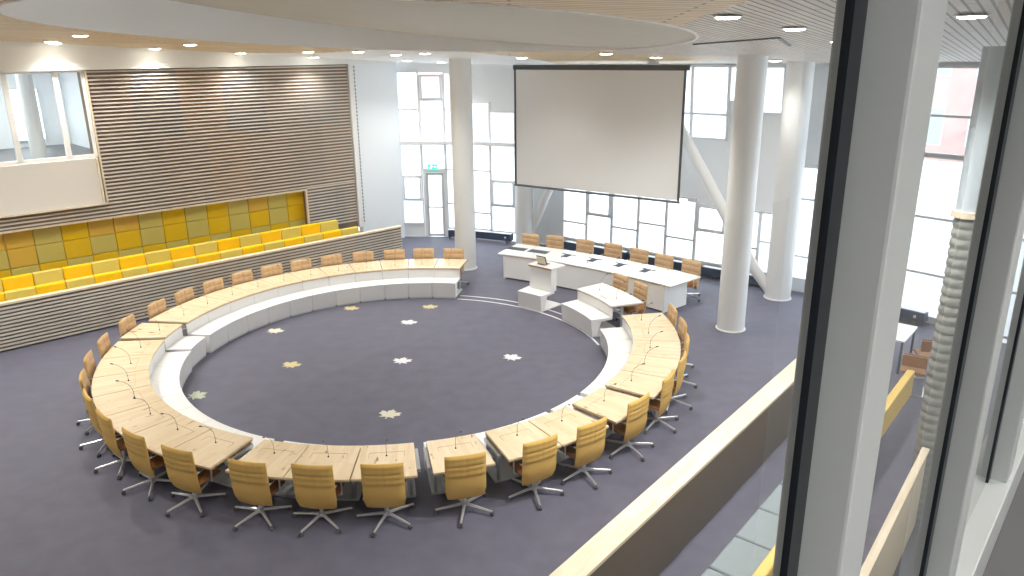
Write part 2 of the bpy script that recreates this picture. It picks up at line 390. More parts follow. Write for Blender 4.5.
l = bpy.data.lights.new('side_room_fill', 'AREA'); l.energy = 60; l.size = 2.0; o = bpy.data.objects.new('side_room_fill', l); COL.objects.link(o); o.location = W(1, D+2.4, 6.25); o['kind'] = 'helper'  # unseen area light added to brighten the room behind the window

# ------------------------------------------------------------------ visitors' stand in front of the left wall
m = MB(); m.box(W(3.06, .07, .55), (16.14, .10, 1.06), DR)
struct(m.build('wall_stand', M['backing'], smooth=False))
lathed('wall_stand_laths', SL0, 11.13, .02, 1.06, .02, pitch=.085, h=.040)
m = MB(); m.box(W(3.06, .06, 1.10), (16.2, .17, .05), DR); struct(m.build('trim_8', M['cap'], smooth=False))
m = MB(); m.box(W(3.0, .55, .2), (16, .9, .4), DR); m.box(W(3.0, 1.9, .3), (16, 1.8, .6), DR)
struct(m.build('floor_stand', M['carpet'], smooth=False))
def pad(mb, c, d, X, r=.03):
    mb.box(c, d, X)
def bench_row(label, d, ztop, s0, s1, w, first, zb):
    t = thing('upholstered_bench', label, 'bench', W((s0+s1)/2, d, zb), math.atan2(DR.y, DR.x), 'benches of the visitors stand')
    L = s1-s0; n = int(round(L/w)); w = L/n
    b = MB(); b.box((0, -.25, .20), (L, .34, .06)); b.build('seat_board', M['cap'], t, smooth=False)
    for i in range(n):
        x = -L/2 + w*(i+.5); k = M['yellow'] if (i+first) % 2 else M['olive']
        p = MB(); p.box((x, 0, ztop-zb-.20), (w-.012, .16, .40)); p.build('backrest_pad', k, t, bevel=.025)
        q = MB(); q.box((x, -.25, .28), (w-.012, .34, .10)); q.build('seat_pad', k, t, bevel=.025)
bench_row('front bench of yellow and lime felt blocks just behind the lath rail', .58, 1.22, -3.4, 9.9, .635, 0, .62)
bench_row('rear bench of yellow and lime felt blocks below the padded recess', 1.32, 1.37, -3.4, 9.62, .65, 1, .75)
t = thing('padded_wall_panel', 'quilt of yellow, amber and lime felt squares lining the wall recess', 'wall panel', W(3.0, 2.80, .75), math.atan2(DR.y, DR.x))
hs = [(.80, .42), (1.22, .50), (1.72, .50)]
k = 0; s = -4.2; col = 0
while s < 9.2:
    w = .645
    for r, (z, h) in enumerate(hs):
        odd = (col + (1 if r == 0 else 0)) % 2
        kk = M['yellow'] if odd == 0 else M['olive']
        if (odd == 0 and r and (col < 9 or (r == 2 and col in (12, 18)))) or (r == 2 and col in (7, 11)): kk = M['amber']
        p = MB(); p.box((s + w/2 - 3.0, 0, z + h/2 - .75), (w-.01, .09, h-.01)); p.build('felt_square', kk, t, bevel=.02)
    s += w; col += 1

# ------------------------------------------------------------------ window facade
def fpt(seg, s, z, inn=0.):
    a, b = FQ[seg], FQ[seg+1]; d = (b-a).normalized(); n = V(d.y, -d.x, 0)
    if n.dot(C0-a) < 0: n = -n
    tilt = .06*max(0, z-4.2) if seg >= 2 else 0.
    return a + d*s + n*(inn+tilt) + V(0, 0, z)
def fbar(m, seg, s0, z0, s1, z1, w=.06, dep=.10, inn=.0):
    a = fpt(seg, s0, z0, inn); b = fpt(seg, s1, z1, inn); d = (FQ[seg+1]-FQ[seg]).normalized(); n = V(d.y, -d.x, 0)
    X = (b-a).normalized(); Z = n
    m.box((a+b)/2, ((b-a).length, w, dep), X, Z)
def bay(seg, s0, s1, z0, z1, rails, inner=None, split=True):
    global NWIN
    m = MB(); zs = [z0, 4.2, z1] if z0 < 4.2 < z1 and seg >= 2 else [z0, z1]
    for k in range(len(zs)-1):
        fbar(m, seg, s0+.022, zs[k], s0+.022, zs[k+1], .044); fbar(m, seg, s1-.022, zs[k], s1-.022, zs[k+1], .044)
    for z in [z0+.03, z1-.03] + rails: fbar(m, seg, s0, z, s1, z, .055)
    if inner:                                            # opening sash inside one field
        a, b = inner
        fbar(m, seg, s0+.09, a, s0+.09, b, .05, .12, .02); fbar(m, seg, s1-.09, a, s1-.09, b, .05, .12, .02)
        fbar(m, seg, s0+.06, a+.03, s1-.06, a+.03, .05, .12, .02); fbar(m, seg, s0+.06, b-.03, s1-.06, b-.03, .05, .12, .02)
    w = struct(m.build('window_%d' % NWIN, M['frame'], smooth=False)); NWIN += 1
    g = MB(); q = []
    for z in zs: q += [fpt(seg, s0, z), fpt(seg, s1, z)]
    g.add(q, [(2*i, 2*i+1, 2*i+3, 2*i+2) for i in range(len(zs)-1)]); g.build('pane', M['glass'], w, smooth=False)
    return w
def solid(name, seg, s0, s1, z0, z1, inn=-.02, thick=.2, mm=None):
    m = MB(); zs = [z0, 4.2, z1] if z0 < 4.2 < z1 else [z0, z1]
    for k in range(len(zs)-1):
        a = [fpt(seg, s0, zs[k], inn), fpt(seg, s1, zs[k], inn), fpt(seg, s1, zs[k+1], inn), fpt(seg, s0, zs[k+1], inn)]
        b = [fpt(seg, s0, zs[k], inn-thick), fpt(seg, s1, zs[k], inn-thick), fpt(seg, s1, zs[k+1], inn-thick), fpt(seg, s0, zs[k+1], inn-thick)]
        m.add(a+b, [(0, 1, 2, 3), (4, 7, 6, 5), (0, 4, 5, 1), (1, 5, 6, 2), (2, 6, 7, 3), (3, 7, 4, 0)])
    return struct(m.build(name, mm or M['wall'], smooth=False))
TOP = 6.6
# segment 0 (faces the hall squarely), s measured from the white wall
x0 = FQ[0].x
bay(0, .15, .92, .46, 5.8, [2.2, 1.34, 3.36, 4.51], (1.36, 2.2))
solid('wall_facade_base', 0, .05, .92, 0, .46)
m0 = bay(0, .92, 1.77, 2.42, 5.68, [3.36, 4.83], (4.86, 5.66))
bay(0, 1.77, 2.50, .3, 5.75, [1.23, 2.43, 3.36, 4.52])
solid('wall_facade_top', 0, 0, 2.51, 5.74, TOP)
solid('wall_facade_jamb', 0, -.1, .15, 0, TOP)
# glazed entrance door
dm = MB()
for s in (.99, 1.72): fbar(dm, 0, s, 0, s, 2.4, .09, .12)
fbar(dm, 0, .95, 2.38, 1.76, 2.38, .09, .12)
door = struct(dm.build('door_1', M['frame'], smooth=False))
dl = MB()
for s in (1.08, 1.63): fbar(dl, 0, s, .02, s, 2.32, .08, .06, .02)
for z in (.07, 1.09, 2.28): fbar(dl, 0, 1.06, z, 1.66, z, .08 if z != 1.09 else .05, .06, .02)
dl.build('door_leaf', mat('grey_door_frame', (.58, .61, .64), .4), door, smooth=False)
dg = MB(); dg.add([fpt(0, 1.08, .05, .02), fpt(0, 1.63, .05, .02), fpt(0, 1.63, 2.3, .02), fpt(0, 1.08, 2.3, .02)], [(0, 1, 2, 3)]); dg.build('pane', M['glass'], door, smooth=False)
dh = MB(); dh.tube([fpt(0, 1.12, .95, .06), fpt(0, 1.12, .95, .10), fpt(0, 1.12, 1.25, .10), fpt(0, 1.12, 1.25, .06)], .012); dh.build('door_handle', M['chrome'], door)
# floor band outside: slab edge and horizontal white beam
m = MB(); fbar(m, 0, -.15, 3.38, 2.62, 3.38, .13, .26, .08); fbar(m, 1, -.1, 3.38, 1.9, 3.38, .13, .26, .08); struct(m.build('beam_facade', M['frame'], smooth=False))
# segment 1
L1 = (FQ[2]-FQ[1]).length
bay(1, .0, .95, .30, 4.78, [.92, 2.42, 3.36])
bay(1, .95, 1.90, .28, 4.48, [1.23, 2.11, 3.36], (1.25, 2.1))
solid('wall_facade_pier', 1, 1.90, L1+.02, 0, TOP)
solid('wall_facade_high', 1, .0, .95, 4.78, TOP); solid('wall_facade_high_step', 1, .95, 1.90, 4.48, TOP)
# segment 2 (the long one behind the podium)
L2 = (FQ[3]-FQ[2]).length
lo = [(.60, [.94], None), (1.57, [1.29], (1.31, 2.24)), (2.54, [1.0], None), (3.51, [1.27], None), (4.48, [.97], None), (5.45, [1.31], (1.33, 2.05)), (6.42, [1.02], None), (7.39, [1.25], None)]
solid('wall_facade_post', 2, 0, .60, 0, TOP)
for i, (s, r, inn) in enumerate(lo): bay(2, s, s+.97, .34, 2.25 if i < 5 else 2.1, r, inn)
bay(2, 8.36, L2, .34, 3.45, [1.0, 2.57])
solid('wall_facade_upstand', 2, 0, L2, 0, .34, .02)
up = [(.60, 1.57, 2.25, 4.6), (1.57, 2.54, 2.25, 4.2), (2.54, 3.51, 2.25, 4.5), (3.51, 4.48, 2.25, 4.1), (4.48, 5.12, 2.25, 3.95), (5.12, 6.22, 2.1, 3.95), (6.22, 6.80, 2.1, 5.0), (6.80, 7.75, 2.1, 4.72)]
for a, b, z0, z1 in up:
    w = solid('wall_facade_band', 2, a, b, z0, z1)
    bay(2, a, b, z1, 5.98, [4.66] if z1 < 4.1 else [])
    solid('wall_facade_lintel', 2, a, b, 5.98, TOP)
solid('wall_facade_band', 2, 7.75, 8.36, 2.1, TOP); solid('wall_facade_band', 2, 8.36, L2+.02, 3.45, TOP)
# segments 3, 4 towards the gallery
L3 = (FQ[4]-FQ[3]).length; L4 = (FQ[5]-FQ[4]).length
solid('wall_facade_upstand', 3, 0, L3, 0, .15, .02)
for i in range(3):
    a, b = L3*i/3, L3*(i+1)/3
    bay(3, a, b, .12, 4.0, [1.2, 2.55]); bay(3, a, b, 4.0, 6.0, [4.9]); solid('wall_facade_lintel', 3, a, b, 5.98, TOP+.2)
for i in range(3):
    a, b = L4*i/3, L4*(i+1)/3
    bay(4, a, b, .12, 3.6, [1.2, 2.4]); bay(4, a, b, 3.6, 6.2, [4.6]); solid('wall_facade_lintel', 4, a, b, 6.18, TOP+.2)
# navy convectors on the floor along the glass
def convector(seg, s0, s1, label):
    t = thing('convector', label, 'radiator', fpt(seg, (s0+s1)/2, 0, .26), math.atan2((FQ[seg+1]-FQ[seg]).y, (FQ[seg+1]-FQ[seg]).x), 'convectors along the glass')
    L = s1-s0
    b = MB(); b.box((0, 0, .20), (L, .24, .24)); b.build('casing', M['navy'], t, bevel=.01)
    for i in range(2): f = MB(); f.box((L*(i-.5)*.8, 0, .04), (.06, .2, .08)); f.build('foot', M['dark'], t)
    g = MB(); g.box((0, 0, .322), (L-.06, .14, .006)); g.build('grille', M['steel'], t, smooth=False)
    k = MB(); k.lathe([(.0, 0), (.03, 0), (.035, .05), (.02, .06)], (L/2-.2, -.16, .18), 12); k.build('valve', M['chrome'], t)
convector(0, 1.82, 2.38, 'short navy convector on the floor beside the glazed entrance door')
convector(1, .2, 1.85, 'navy convector below the windows behind the white column')
convector(2, .9, 3.3, 'navy convector under the windows at the entrance end of the podium')
convector(2, 3.4, 5.8, 'navy convector under the windows behind the middle of the podium')
convector(2, 5.9, 8.3, 'navy convector under the windows at the end by the braced column')
convector(3, .2, 2.9, 'navy convector under the windows past the last column')

# exit sign above the door: green box, white running figure and arrow
t = thing('exit_sign', 'small green emergency exit sign above the glazed door', 'exit sign', fpt(0, 1.32, 2.46, .14), math.atan2((FQ[1]-FQ[0]).y, (FQ[1]-FQ[0]).x))
b = MB(); b.box((0, 0, .09), (.34, .06, .18)); b.build('housing', M['sign'], t, bevel=.006)
p = MB(); y = -.033
p.lathe([(.0, 0), (.016, 0), (.016, .004)], (-.04, y, .136), 10)
for a, c in (((-.038, .130), (-.06, .075)), ((-.06, .075), (-.03, .055)), ((-.03, .055), (-.045, .02)), ((-.06, .075), (-.09, .05)), ((-.09, .05), (-.115, .055)), ((-.035, .115), (-.005, .09)), ((-.04, .115), (-.075, .10))):
    p.bar((a[0], y, a[1]), (c[0], y, c[1]), .004, .014, (0, 0, 1) if abs(a[0]-c[0]) > .001 else (1, 0, 0))
p.build('pictogram', M['sign_w'], t, smooth=False); p = MB()
for a, c in (((.04, .09), (.12, .09)), ((.12, .09), (.09, .12)), ((.12, .09), (.09, .06))): p.bar((a[0], y, a[1]), (c[0], y, c[1]), .004, .014, (0, 0, 1))
p.build('arrow', M['sign_w'], t, smooth=False)

# ------------------------------------------------------------------ columns and braces
def column(name, x, y, r, ztop):
    m = MB(); m.lathe([(r+.03, 0), (r+.03, .02), (r, .025), (r, ztop)], (x, y, 0), 48); return struct(m.build(name, M['column']))
column('column_1', -1.42, 22.45, .32, 6.6); column('column_2', 5.24, 16.9, .32, 6.8); column('column_3', 7.15, 19.2, .33, 6.6); column('column_4', .45, 25.0, .30, 6.6)
m = MB(); m.tube([(6.98, 19.3, .12), (6.55, 19.55, .75), (4.6, 20.6, 4.33), (3.7, 21.1, 6.4)], [.13, .15, .15, .15], 20); struct(m.build('column_brace', M['column']))
m = MB(); m.tube([(.5, 24.98, .15), (.75, 24.95, .7), (2.1, 24.2, 4.2), (2.7, 23.9, 6.3)], [.12, .14, .14, .14], 20); struct(m.build('column_brace', M['column']))

# ------------------------------------------------------------------ projection screen
SLp = V(.13, 23.2, 0); SRp = V(4.55, 20.05, 0); sd = (SRp-SLp).normalized()
t = thing('projection_screen', 'large pale projection screen hanging from the ceiling over the podium', 'projection screen', (SLp+SRp)/2 + V(0, 0, 2.45), math.atan2(sd.y, sd.x))
WS = (SRp-SLp).length; HS = 3.55
b = MB(); b.box((0, 0, HS/2), (WS-.14, .006, HS-.1)); b.build('screen_cloth', M['screen'], t, smooth=False)
b = MB()
for x in (-1, 1): b.box((x*(WS/2-.035), 0, HS/2), (.07, .008, HS))
b.box((0, 0, HS-.06), (WS, .008, .12)); b.build('border', M['screen_black'], t, smooth=False)
b = MB(); b.tube([(-WS/2-.01, 0, 0), (WS/2+.01, 0, 0)], .035, 12); b.build('bottom_bar', M['dark'], t)
b = MB(); b.box((0, .06, HS-.05), (WS+.12, .10, .14)); b.build('roller_case', M['dark'], t, bevel=.02)

# ------------------------------------------------------------------ swivel chair
def back_bm():
    nu, nv = 22, 30; Wd = .59; z0, z1 = .275, 1.015
    def pt(i, j, side):
        u = i/nu*2-1; v = j/nv; z = z0 + (z1-z0)*v
        wz = Wd/2*(1 - .10*max(0, .18-v)/.18)
        x = -.125 - .065*math.sin(min(1, v/.4)*PI/2) - .02*max(0, v-.5)/.5 + .03*u*u
        th = .024*(1-abs(u)**8*.75)*(1-(abs(2*v-1))**14*.7)
        if side: q = abs(math.sin(PI*(u+1)*2.0))**.35 * abs(math.sin(PI*v*5))**.35; th += .016*q*(1-u**8)      # tufted front
        elif v > .54: th += .016*abs(math.sin(PI*(v-.54)/.46*4))**.5*(.7+.3*abs(math.sin(PI*(u+1)*3))**.4)   # four rolls at the upper rear
        return (x + (th if side else -th), u*wz, z)
    return nu, nv, pt
def make_chair():
    t = thing('swivel_chair', 'tan high-backed swivel chair', 'chair')
    nu, nv, pt = back_bm(); m = MB()
    fr = [pt(i, j, 1) for j in range(nv+1) for i in range(nu+1)]; re = [pt(i, j, 0) for j in range(nv+1) for i in range(nu+1)]
    k = nu+1; N = len(fr)
    fs = [(j*k+i, j*k+i+1, (j+1)*k+i+1, (j+1)*k+i) for j in range(nv) for i in range(nu)]
    m.cur = 1; m.add(fr + re, fs); m.cur = 0
    o = 0; m.f += [tuple(N+q for q in f)[::-1] for f in fs]; m.mi += [0]*len(fs)
    rim = [i for i in range(k)] + [j*k+nu for j in range(1, nv+1)] + [nv*k+i for i in range(nu-1, -1, -1)] + [j*k for j in range(nv-1, 0, -1)]
    for a, b in zip(rim, rim[1:]+rim[:1]): m.f.append((a, b, N+b, N+a)); m.mi.append(0)
    m.build('backrest', [M['fabric'], M['fabric_front']], t)
    # seat cushion
    m = MB(); nx, ny = 14, 12; vs = []
    for s in (0, 1):
        for i in range(nx+1):
            for j in range(ny+1):
                u = i/nx*2-1; v = j/ny*2-1; e = max(abs(u), abs(v))**6
                x = .09 + u*.25*(1-.06*v*v); y = v*.255*(1-.05*u*u)
                z = (.47 - .035*e - .02*max(0, u-.5)) if s else (.37 + .03*e)
                vs.append((x, y, z))
    k = ny+1; N = (nx+1)*k
    fs = [(i*k+j, i*k+j+1, (i+1)*k+j+1, (i+1)*k+j) for i in range(nx) for j in range(ny)]
    m.add(vs, fs); m.f += [tuple(N+q for q in f) for f in fs]; m.mi += [0]*len(fs)
    rim = [j for j in range(k)] + [i*k+ny for i in range(1, nx+1)] + [nx*k+j for j in range(ny-1, -1, -1)] + [i*k for i in range(nx-1, 0, -1)]
    for a, b in zip(rim, rim[1:]+rim[:1]): m.f.append((a, b, N+b, N+a)); m.mi.append(0)
    m.build('seat', M['seatfab'], t)
    for s in (-1, 1):
        m = MB(); y = s*.285
        m.tube([(.10, s*.2, .36), (.10, y, .38), (.11, y, .52), (.10, y, .635), (.0, y, .65), (-.13, y, .64), (-.175, s*.26, .63)], .013, 8)
        a = m.build('armrest', M['chrome'], t)
        p = MB(); p.box((.02, y, .665), (.26, .045, .028)); p.build('arm_pad', M['black'], a, bevel=.01)
    m = MB(); m.box((-.02, 0, .352), (.26, .20, .04)); m.bar((-.10, 0, .35), (-.16, 0, .40), .07, .02); m.build('mechanism', M['dark'], t, bevel=.006)
    m = MB(); m.lathe([(.045, .075), (.05, .09), (.05, .13), (.028, .14), (.028, .335), (.04, .34)], n=20); base = m.build('base', M['chrome'], t)
    for i in range(5):
        a = 2*PI*i/5; d = V(math.cos(a), math.sin(a), 0)
        m = MB(); m.tube([d*.03 + V(0, 0, .11), d*.16 + V(0, 0, .098), d*.435 + V(0, 0, .072)], [.026, .022, .016], 8); m.build('leg', M['chrome'], base)
        m = MB(); n = V(-d.y, d.x, 0); c = d*.435 + V(0, 0, .03)
        m.tube([c-n*.022, c-n*.006], .03, 12); m.tube([c+n*.006, c+n*.022], .03, 12); m.tube([c, c+V(0, 0, .045)], .008, 8); m.tube([c-n*.024, c+n*.024], .012, 8)
        m.build('caster', M['dark'], base)
    return t
CHAIR = make_chair(); chair_used = [False]
def place_chair(x, y, rz, label, group):
    if not chair_used[0]:
        chair_used[0] = True; c = CHAIR; c.location = (x, y, 0); c.rotation_euler = (0, 0, rz); c['label'] = label; c['group'] = group
    else: c = dup(CHAIR, (x, y, 0), rz, label, group)
    for ch in c.children:
        if ch.name.startswith('base'): ch.rotation_euler = (0, 0, rad(18 + random.uniform(-4, 4)))
    return c
def P(a, r, z=0.): return C0 + V(math.cos(rad(a))*r, math.sin(rad(a))*r, z)
def face_centre(a): return rad(a) + PI

# ------------------------------------------------------------------ ring of desks
def arc_pts(r, a0, a1, am, r0, n=5):
    return [(r*math.cos(rad(a-am))-r0, r*math.sin(rad(a-am))) for a in [a0+(a1-a0)*i/n for i in range(n+1)]]
def arc_box(m, ra, rb, z0, z1, a0, a1, am, r0, n=5):
    m.prism(arc_pts(ra, a0, a1, am, r0, n) + arc_pts(rb, a0, a1, am, r0, n)[::-1], z0, z1)
def arc_sweep(m, prof, a0, a1, am, r0, n=6):
    fr = []
    for i in range(n+1):
        a = rad(a0+(a1-a0)*i/n-am); fr.append((V(-r0, 0, 0), V(math.cos(a), math.sin(a), 0), V(0, 0, 1)))
    m.sweep(prof, fr)
R0 = 5.3
LEDGE = [(4.40, .45), (4.94, .45), (4.94, .40), (4.66, .38), (4.56, .04), (4.435, .04)]
def make_desk(a0, a1, label, cat='desk', name='council_desk', group='ring of council desks', top='oak', rear=5.84, endl=False, endr=False, push=0.):
    am = (a0+a1)/2; g = .10
    t = thing(name, label, cat, P(am, R0+push), rad(am), group)
    m = MB(); arc_box(m, 4.895, rear, .70, .735, a0+g, a1-g, am, R0)
    m.build('tabletop', M[top], t, bevel=.004)
    m = MB(); arc_box(m, 4.905, rear-.01, .682, .6995, a0+g, a1-g, am, R0); m.build('edge_band', M['oak_edge'], t, smooth=False)
    m = MB(); arc_box(m, 4.925, 4.95, .45, .682, a0+.05, a1-.05, am, R0); m.build('front_panel', M['white'], t, smooth=False)
    m = MB(); arc_sweep(m, LEDGE, a0+.06, a1-.06, am, R0); m.build('ledge', M['white'], t, bevel=.004, smooth=False)
    m = MB(); arc_box(m, 4.435, 5.245, .004, .035, a0+.3, a1-.3, am, R0); m.build('base_plate', M['plate'], t, smooth=False)
    for s in (a0+1.0, a1-1.0):
        m = MB(); c = arc_pts(5.22, s, s, am, R0, 1)[0]; m.box((c[0], c[1], .36), (.06, .04, .64), (math.cos(rad(s-am)), math.sin(rad(s-am)), 0)); m.build('leg', M['steel'], t, bevel=.004)
    for f, s in ((endl, a0), (endr, a1)):
        if f:
            sg = 1 if s == a1 else -1
            m = MB(); arc_box(m, 4.96, 5.56, .61, .665, *(sorted((s-sg*.02, s+sg*.5))), am, R0, 2); m.build('side_rail', M['steel'], t, smooth=False)
    hw = rad((a1-a0)/2)*5.2*.62
    m = MB()
    m.box((-.17, 0, .7362), (.006, 2*hw, .0024)); m.box((-.10, hw, .7362), (.14, .006, .0024)); m.box((-.10, -hw, .7362), (.14, .006, .0024))
    m.build('cable_flap', M['oak_edge'], t, smooth=False)
    return t
def make_mic(label):
    t = thing('gooseneck_microphone', label, 'microphone')
    m = MB(); m.lathe([(.016, 0), (.016, .006), (.010, .016), (.006, .024)], n=16); m.build('foot', M['black'], t)
    m = MB(); m.tube([(0, 0, .02), (0, 0, .12), (.015, 0, .20), (.06, 0, .29), (.14, 0, .37), (.23, 0, .42)], .0034, 8); m.build('gooseneck', M['dark'], t)
    m = MB(); m.tube([(.225, 0, .418), (.235, 0, .423), (.275, 0, .44), (.285, 0, .444)], [.006, .011, .011, .005], 10); m.build('microphone_head', M['black'], t)
    return t
MIC = make_mic('x'); mic_used = [False]
def place_mic(p, rz, label, group='microphones on the ring desks'):
    if not mic_used[0]:
        mic_used[0] = True; MIC.location = p; MIC.scale = (.85, .85, .88); MIC.rotation_euler = (0, 0, rz); MIC['label'] = label; MIC['group'] = group; return MIC
    return dup(MIC, p, rz, label, group)
groups = [[78.9, 87.3, 95.6, 103.8, 112.4, 120.8, 129.2, 137.3, 145.5, 154.0, 162.7, 171.9], [173.3, 182.7], [184.2, 193.5, 203.1, 212.2, 221.5, 231.0, 240.7, 250.2],
          [252.5, 261.5, 270.9, 280.2], [282.2, 291.3], [293.2, 302.2, 311.9], [313.4, 323.4], [324.9, 333.6, 343.0, 352.1, 361.0, 369.8]]
chair_a = {}
n = 0
for gi, gseams in enumerate(groups):
    for i in range(len(gseams)-1):
        a0, a1 = gseams[i], gseams[i+1]; am = (a0+a1)/2; o = ordn(n)
        where = 'from the end by the far column'
        make_desk(a0, a1, 'oak council desk with white ledge, %s %s' % (o, where), endl=(i == 0 and gi > 0), endr=(i == len(gseams)-2 and gi < len(groups)-1), push=.04 if gi == 1 else 0)
        ca = am
        rz = face_centre(ca) + rad(random.uniform(-4, 4))
        q = P(ca, 5.745 + random.uniform(-.015, .02)); place_chair(q.x, q.y, rz, 'tan swivel chair at the ring, %s %s' % (o, where), 'swivel chairs around the ring of desks')
        q = P(am, 5.24, .7378); place_mic(q, rad(am) + rad(random.uniform(-14, 14)), 'black microphone on the ring, %s %s' % (o, where))
        n += 1
# two-seat desk at the mouth of the ring
t = make_desk(17.3, 35.4, 'short white two-seat desk with ledge between lectern and ring end', top='white_top', rear=5.74, group='white desks at the mouth of the ring')
for a, w in ((31.0, 'nearer the lectern'), (23.0, 'nearer the ring end')):
    q = P(a, 5.80); place_chair(q.x, q.y, face_centre(a), 'tan swivel chair at the short white desk, the one ' + w, 'swivel chairs at the two-seat desk')
    q = P(a-.5, 5.28, .7378); place_mic(q, rad(a), 'black gooseneck microphone on the short white desk, the one ' + w, 'microphones on the two-seat desk')
b = MB(); q = P(25, 5.05, .737); b.box((0, 0, .004), (.05, .3, .008)); o = b.build('nameplate_holder', M['steel'], None, bevel=.002); o.location = q; o.rotation_euler = (0, 0, rad(25)); tag(o, 'thin metal nameplate holder lying on the front edge of the short white desk', 'nameplate')
# white lines let into the carpet across the mouth
for r in (4.43, 4.72):
    m = MB(); arc_box(m, r-.025, r+.025, .001, .004, 11.5, 78.3, 0, 0, 60); o = struct(m.build('trim_%d' % (9 if r < 4.6 else 10), M['leaf_white'], smooth=False)); o.location = C0

# lectern
t = thing('lectern', 'white freestanding lectern with a low ledge at the mouth of the ring', 'lectern', P(50, R0), rad(50))
m = MB(); arc_sweep(m, LEDGE, 45.2, 55.0, 50, R0); m.build('ledge', M['white'], t, bevel=.004, smooth=False)
m = MB(); arc_box(m, 4.435, 5.25, .004, .035, 45.4, 54.8, 50, R0); m.build('base_plate', M['white'], t, smooth=False)
m = MB(); arc_box(m, 4.82, 5.02, .45, 1.06, 45.3, 53.8, 50, R0); m.build('upright', M['white'], t, bevel=.004, smooth=False)
m = MB(); arc_box(m, 4.78, 5.32, 1.06, 1.09, 45.0, 54.0, 50, R0); m.build('top', M['white_top'], t, smooth=False)
m = MB(); arc_box(m, 4.775, 4.80, 1.045, 1.088, 45.0, 54.0, 50, R0); m.build('edge_strip', M['oak_edge'], t, smooth=False)
q = P(50.3, 4.97, 1.092)
t = thing('lectern_monitor', 'small dark tilted monitor with wooden back standing on the lectern', 'monitor', q, rad(50))
b = MB(); b.box((-.05, 0, .118), (.02, .26, .20), (1, 0, .35), (-.35, 0, 1)); b.build('wooden_back', M['cap'], t, bevel=.004)
b = MB(); b.box((-.022, 0, .128), (.02, .29, .23), (1, 0, .35), (-.35, 0, 1)); b.build('display', M['black'], t, bevel=.004)
b = MB(); b.box((.06, 0, .010), (.20, .26, .016)); b.build('monitor_foot', M['dark'], t, bevel=.004)
b = MB(); b.box((0, 0, .006), (.15, .22, .004)); o = b.build('paper_sheets', M['leaf_white'], None, smooth=False); o.location = P(46.8, 5.12, 1.087); o.rotation_euler = (0, 0, rad(40)); tag(o, 'loose white paper sheets lying beside the lectern monitor', 'paper')

# podium: long curved white desk under the screen
PA, PB, PM = V(-.28, 21.22, 0), V(3.86, 17.98, 0), V(1.42, 20.17, 0)
def circ3(a, b, c):
    ax, ay, bx, by, cx, cy = a.x, a.y, b.x, b.y, c.x, c.y; d = 2*(ax*(by-cy)+bx*(cy-ay)+cx*(ay-by))
    ux = ((ax*ax+ay*ay)*(by-cy)+(bx*bx+by*by)*(cy-ay)+(cx*cx+cy*cy)*(ay-by))/d; uy = ((ax*ax+ay*ay)*(cx-bx)+(bx*bx+by*by)*(ax-cx)+(cx*cx+cy*cy)*(bx-ax))/d
    o = V(ux, uy, 0); return o, (a-o).length
PO, PR = circ3(PA, PM, PB)
pa = math.atan2(PB.y-PO.y, PB.x-PO.x); pb = math.atan2(PA.y-PO.y, PA.x-PO.x)
if pb < pa: pb += 2*PI
pm = (pa+pb)/2; pd = math.degrees
t = thing('podium_desk', 'long curved white podium desk below the projection screen', 'desk', PO + V(math.cos(pm), math.sin(pm), 0)*PR, pm)
def parc(r0, r1, z0, z1, a0, a1, n=24):
    m = MB(); f = lambda r, a: (r*math.cos(a-pm)-PR, r*math.sin(a-pm))
    m.prism([f(r0, a0+(a1-a0)*i/n) for i in range(n+1)] + [f(r1, a1-(a1-a0)*i/n) for i in range(n+1)], z0, z1); return m
e = .05/PR
parc(PR, PR+1.28, .725, .76, pa-.01, pb+.01).build('tabletop', M['white_top'], t, bevel=.004, smooth=False)
parc(PR+.005, PR+1.275, .712, .7245, pa-.009, pb+.009).build('edge_band', M['oak_edge'], t, smooth=False)
parc(PR+.02, PR+.06, .05, .712, pa+e, pb-e).build('front_panel', M['white'], t, smooth=False)
parc(PR+.06, PR+.12, .0, .05, pa+e*2, pb-e*2).build('plinth', M['dark'], t, smooth=False)
for a in (pa+e, pb-e-.02/PR): parc(PR+.02, PR+1.0, .0, .712, a, a+.04/PR, 1).build('end_panel', M['white'], t, smooth=False)
PODCH = [(.56, 22.53), (1.29, 22.24), (2.16, 21.76), (2.93, 21.24), (3.58, 20.58), (4.15, 19.9), (4.76, 19.31)]
for i, (x, y) in enumerate(PODCH):
    d = (V(x, y, 0)-PO).normalized(); q = V(x, y, 0) - d*.10
    place_chair(q.x, q.y, math.atan2(-d.y, -d.x), 'tan swivel chair behind the podium desk, %s counted from the entrance end' % ORD[i], 'swivel chairs behind the podium')
    if i in (0, 1, 2, 3, 4, 5):
        k = d*(PR+.70) + PO; k.z = .76
        b = MB(); b.box((0, 0, .004), (.30, .62, .008)) if i < 2 else b.prism([(-.16, -.10), (-.16, .10), (.14, .10), (.14, .22), (.20, .22), (.20, -.22), (.14, -.22), (.14, -.10)], 0, .008); o = b.build('desk_inlay_reflection', M['inlay'], None, bevel=.002); o.location = k; o.rotation_euler = (0, 0, math.atan2(d.y, d.x))  # dark patches: glass inlays, and T-shaped reflections painted on the white top
        tag(o, ('dark glass inlay' if i < 2 else 'grey painted T-shaped reflection') + ' on the podium desk before chair %s from the entrance end' % ORD[i], 'desk panel', 'inlays in the podium desk')
    k = d*(PR+.42) + PO; k.z = .7605
    dup(MIC, k, math.atan2(d.y, d.x), 'black gooseneck microphone on the podium desk, %s counted from the entrance end' % ORD[i], 'microphones on the podium desk').scale = (.6, .6, .5)

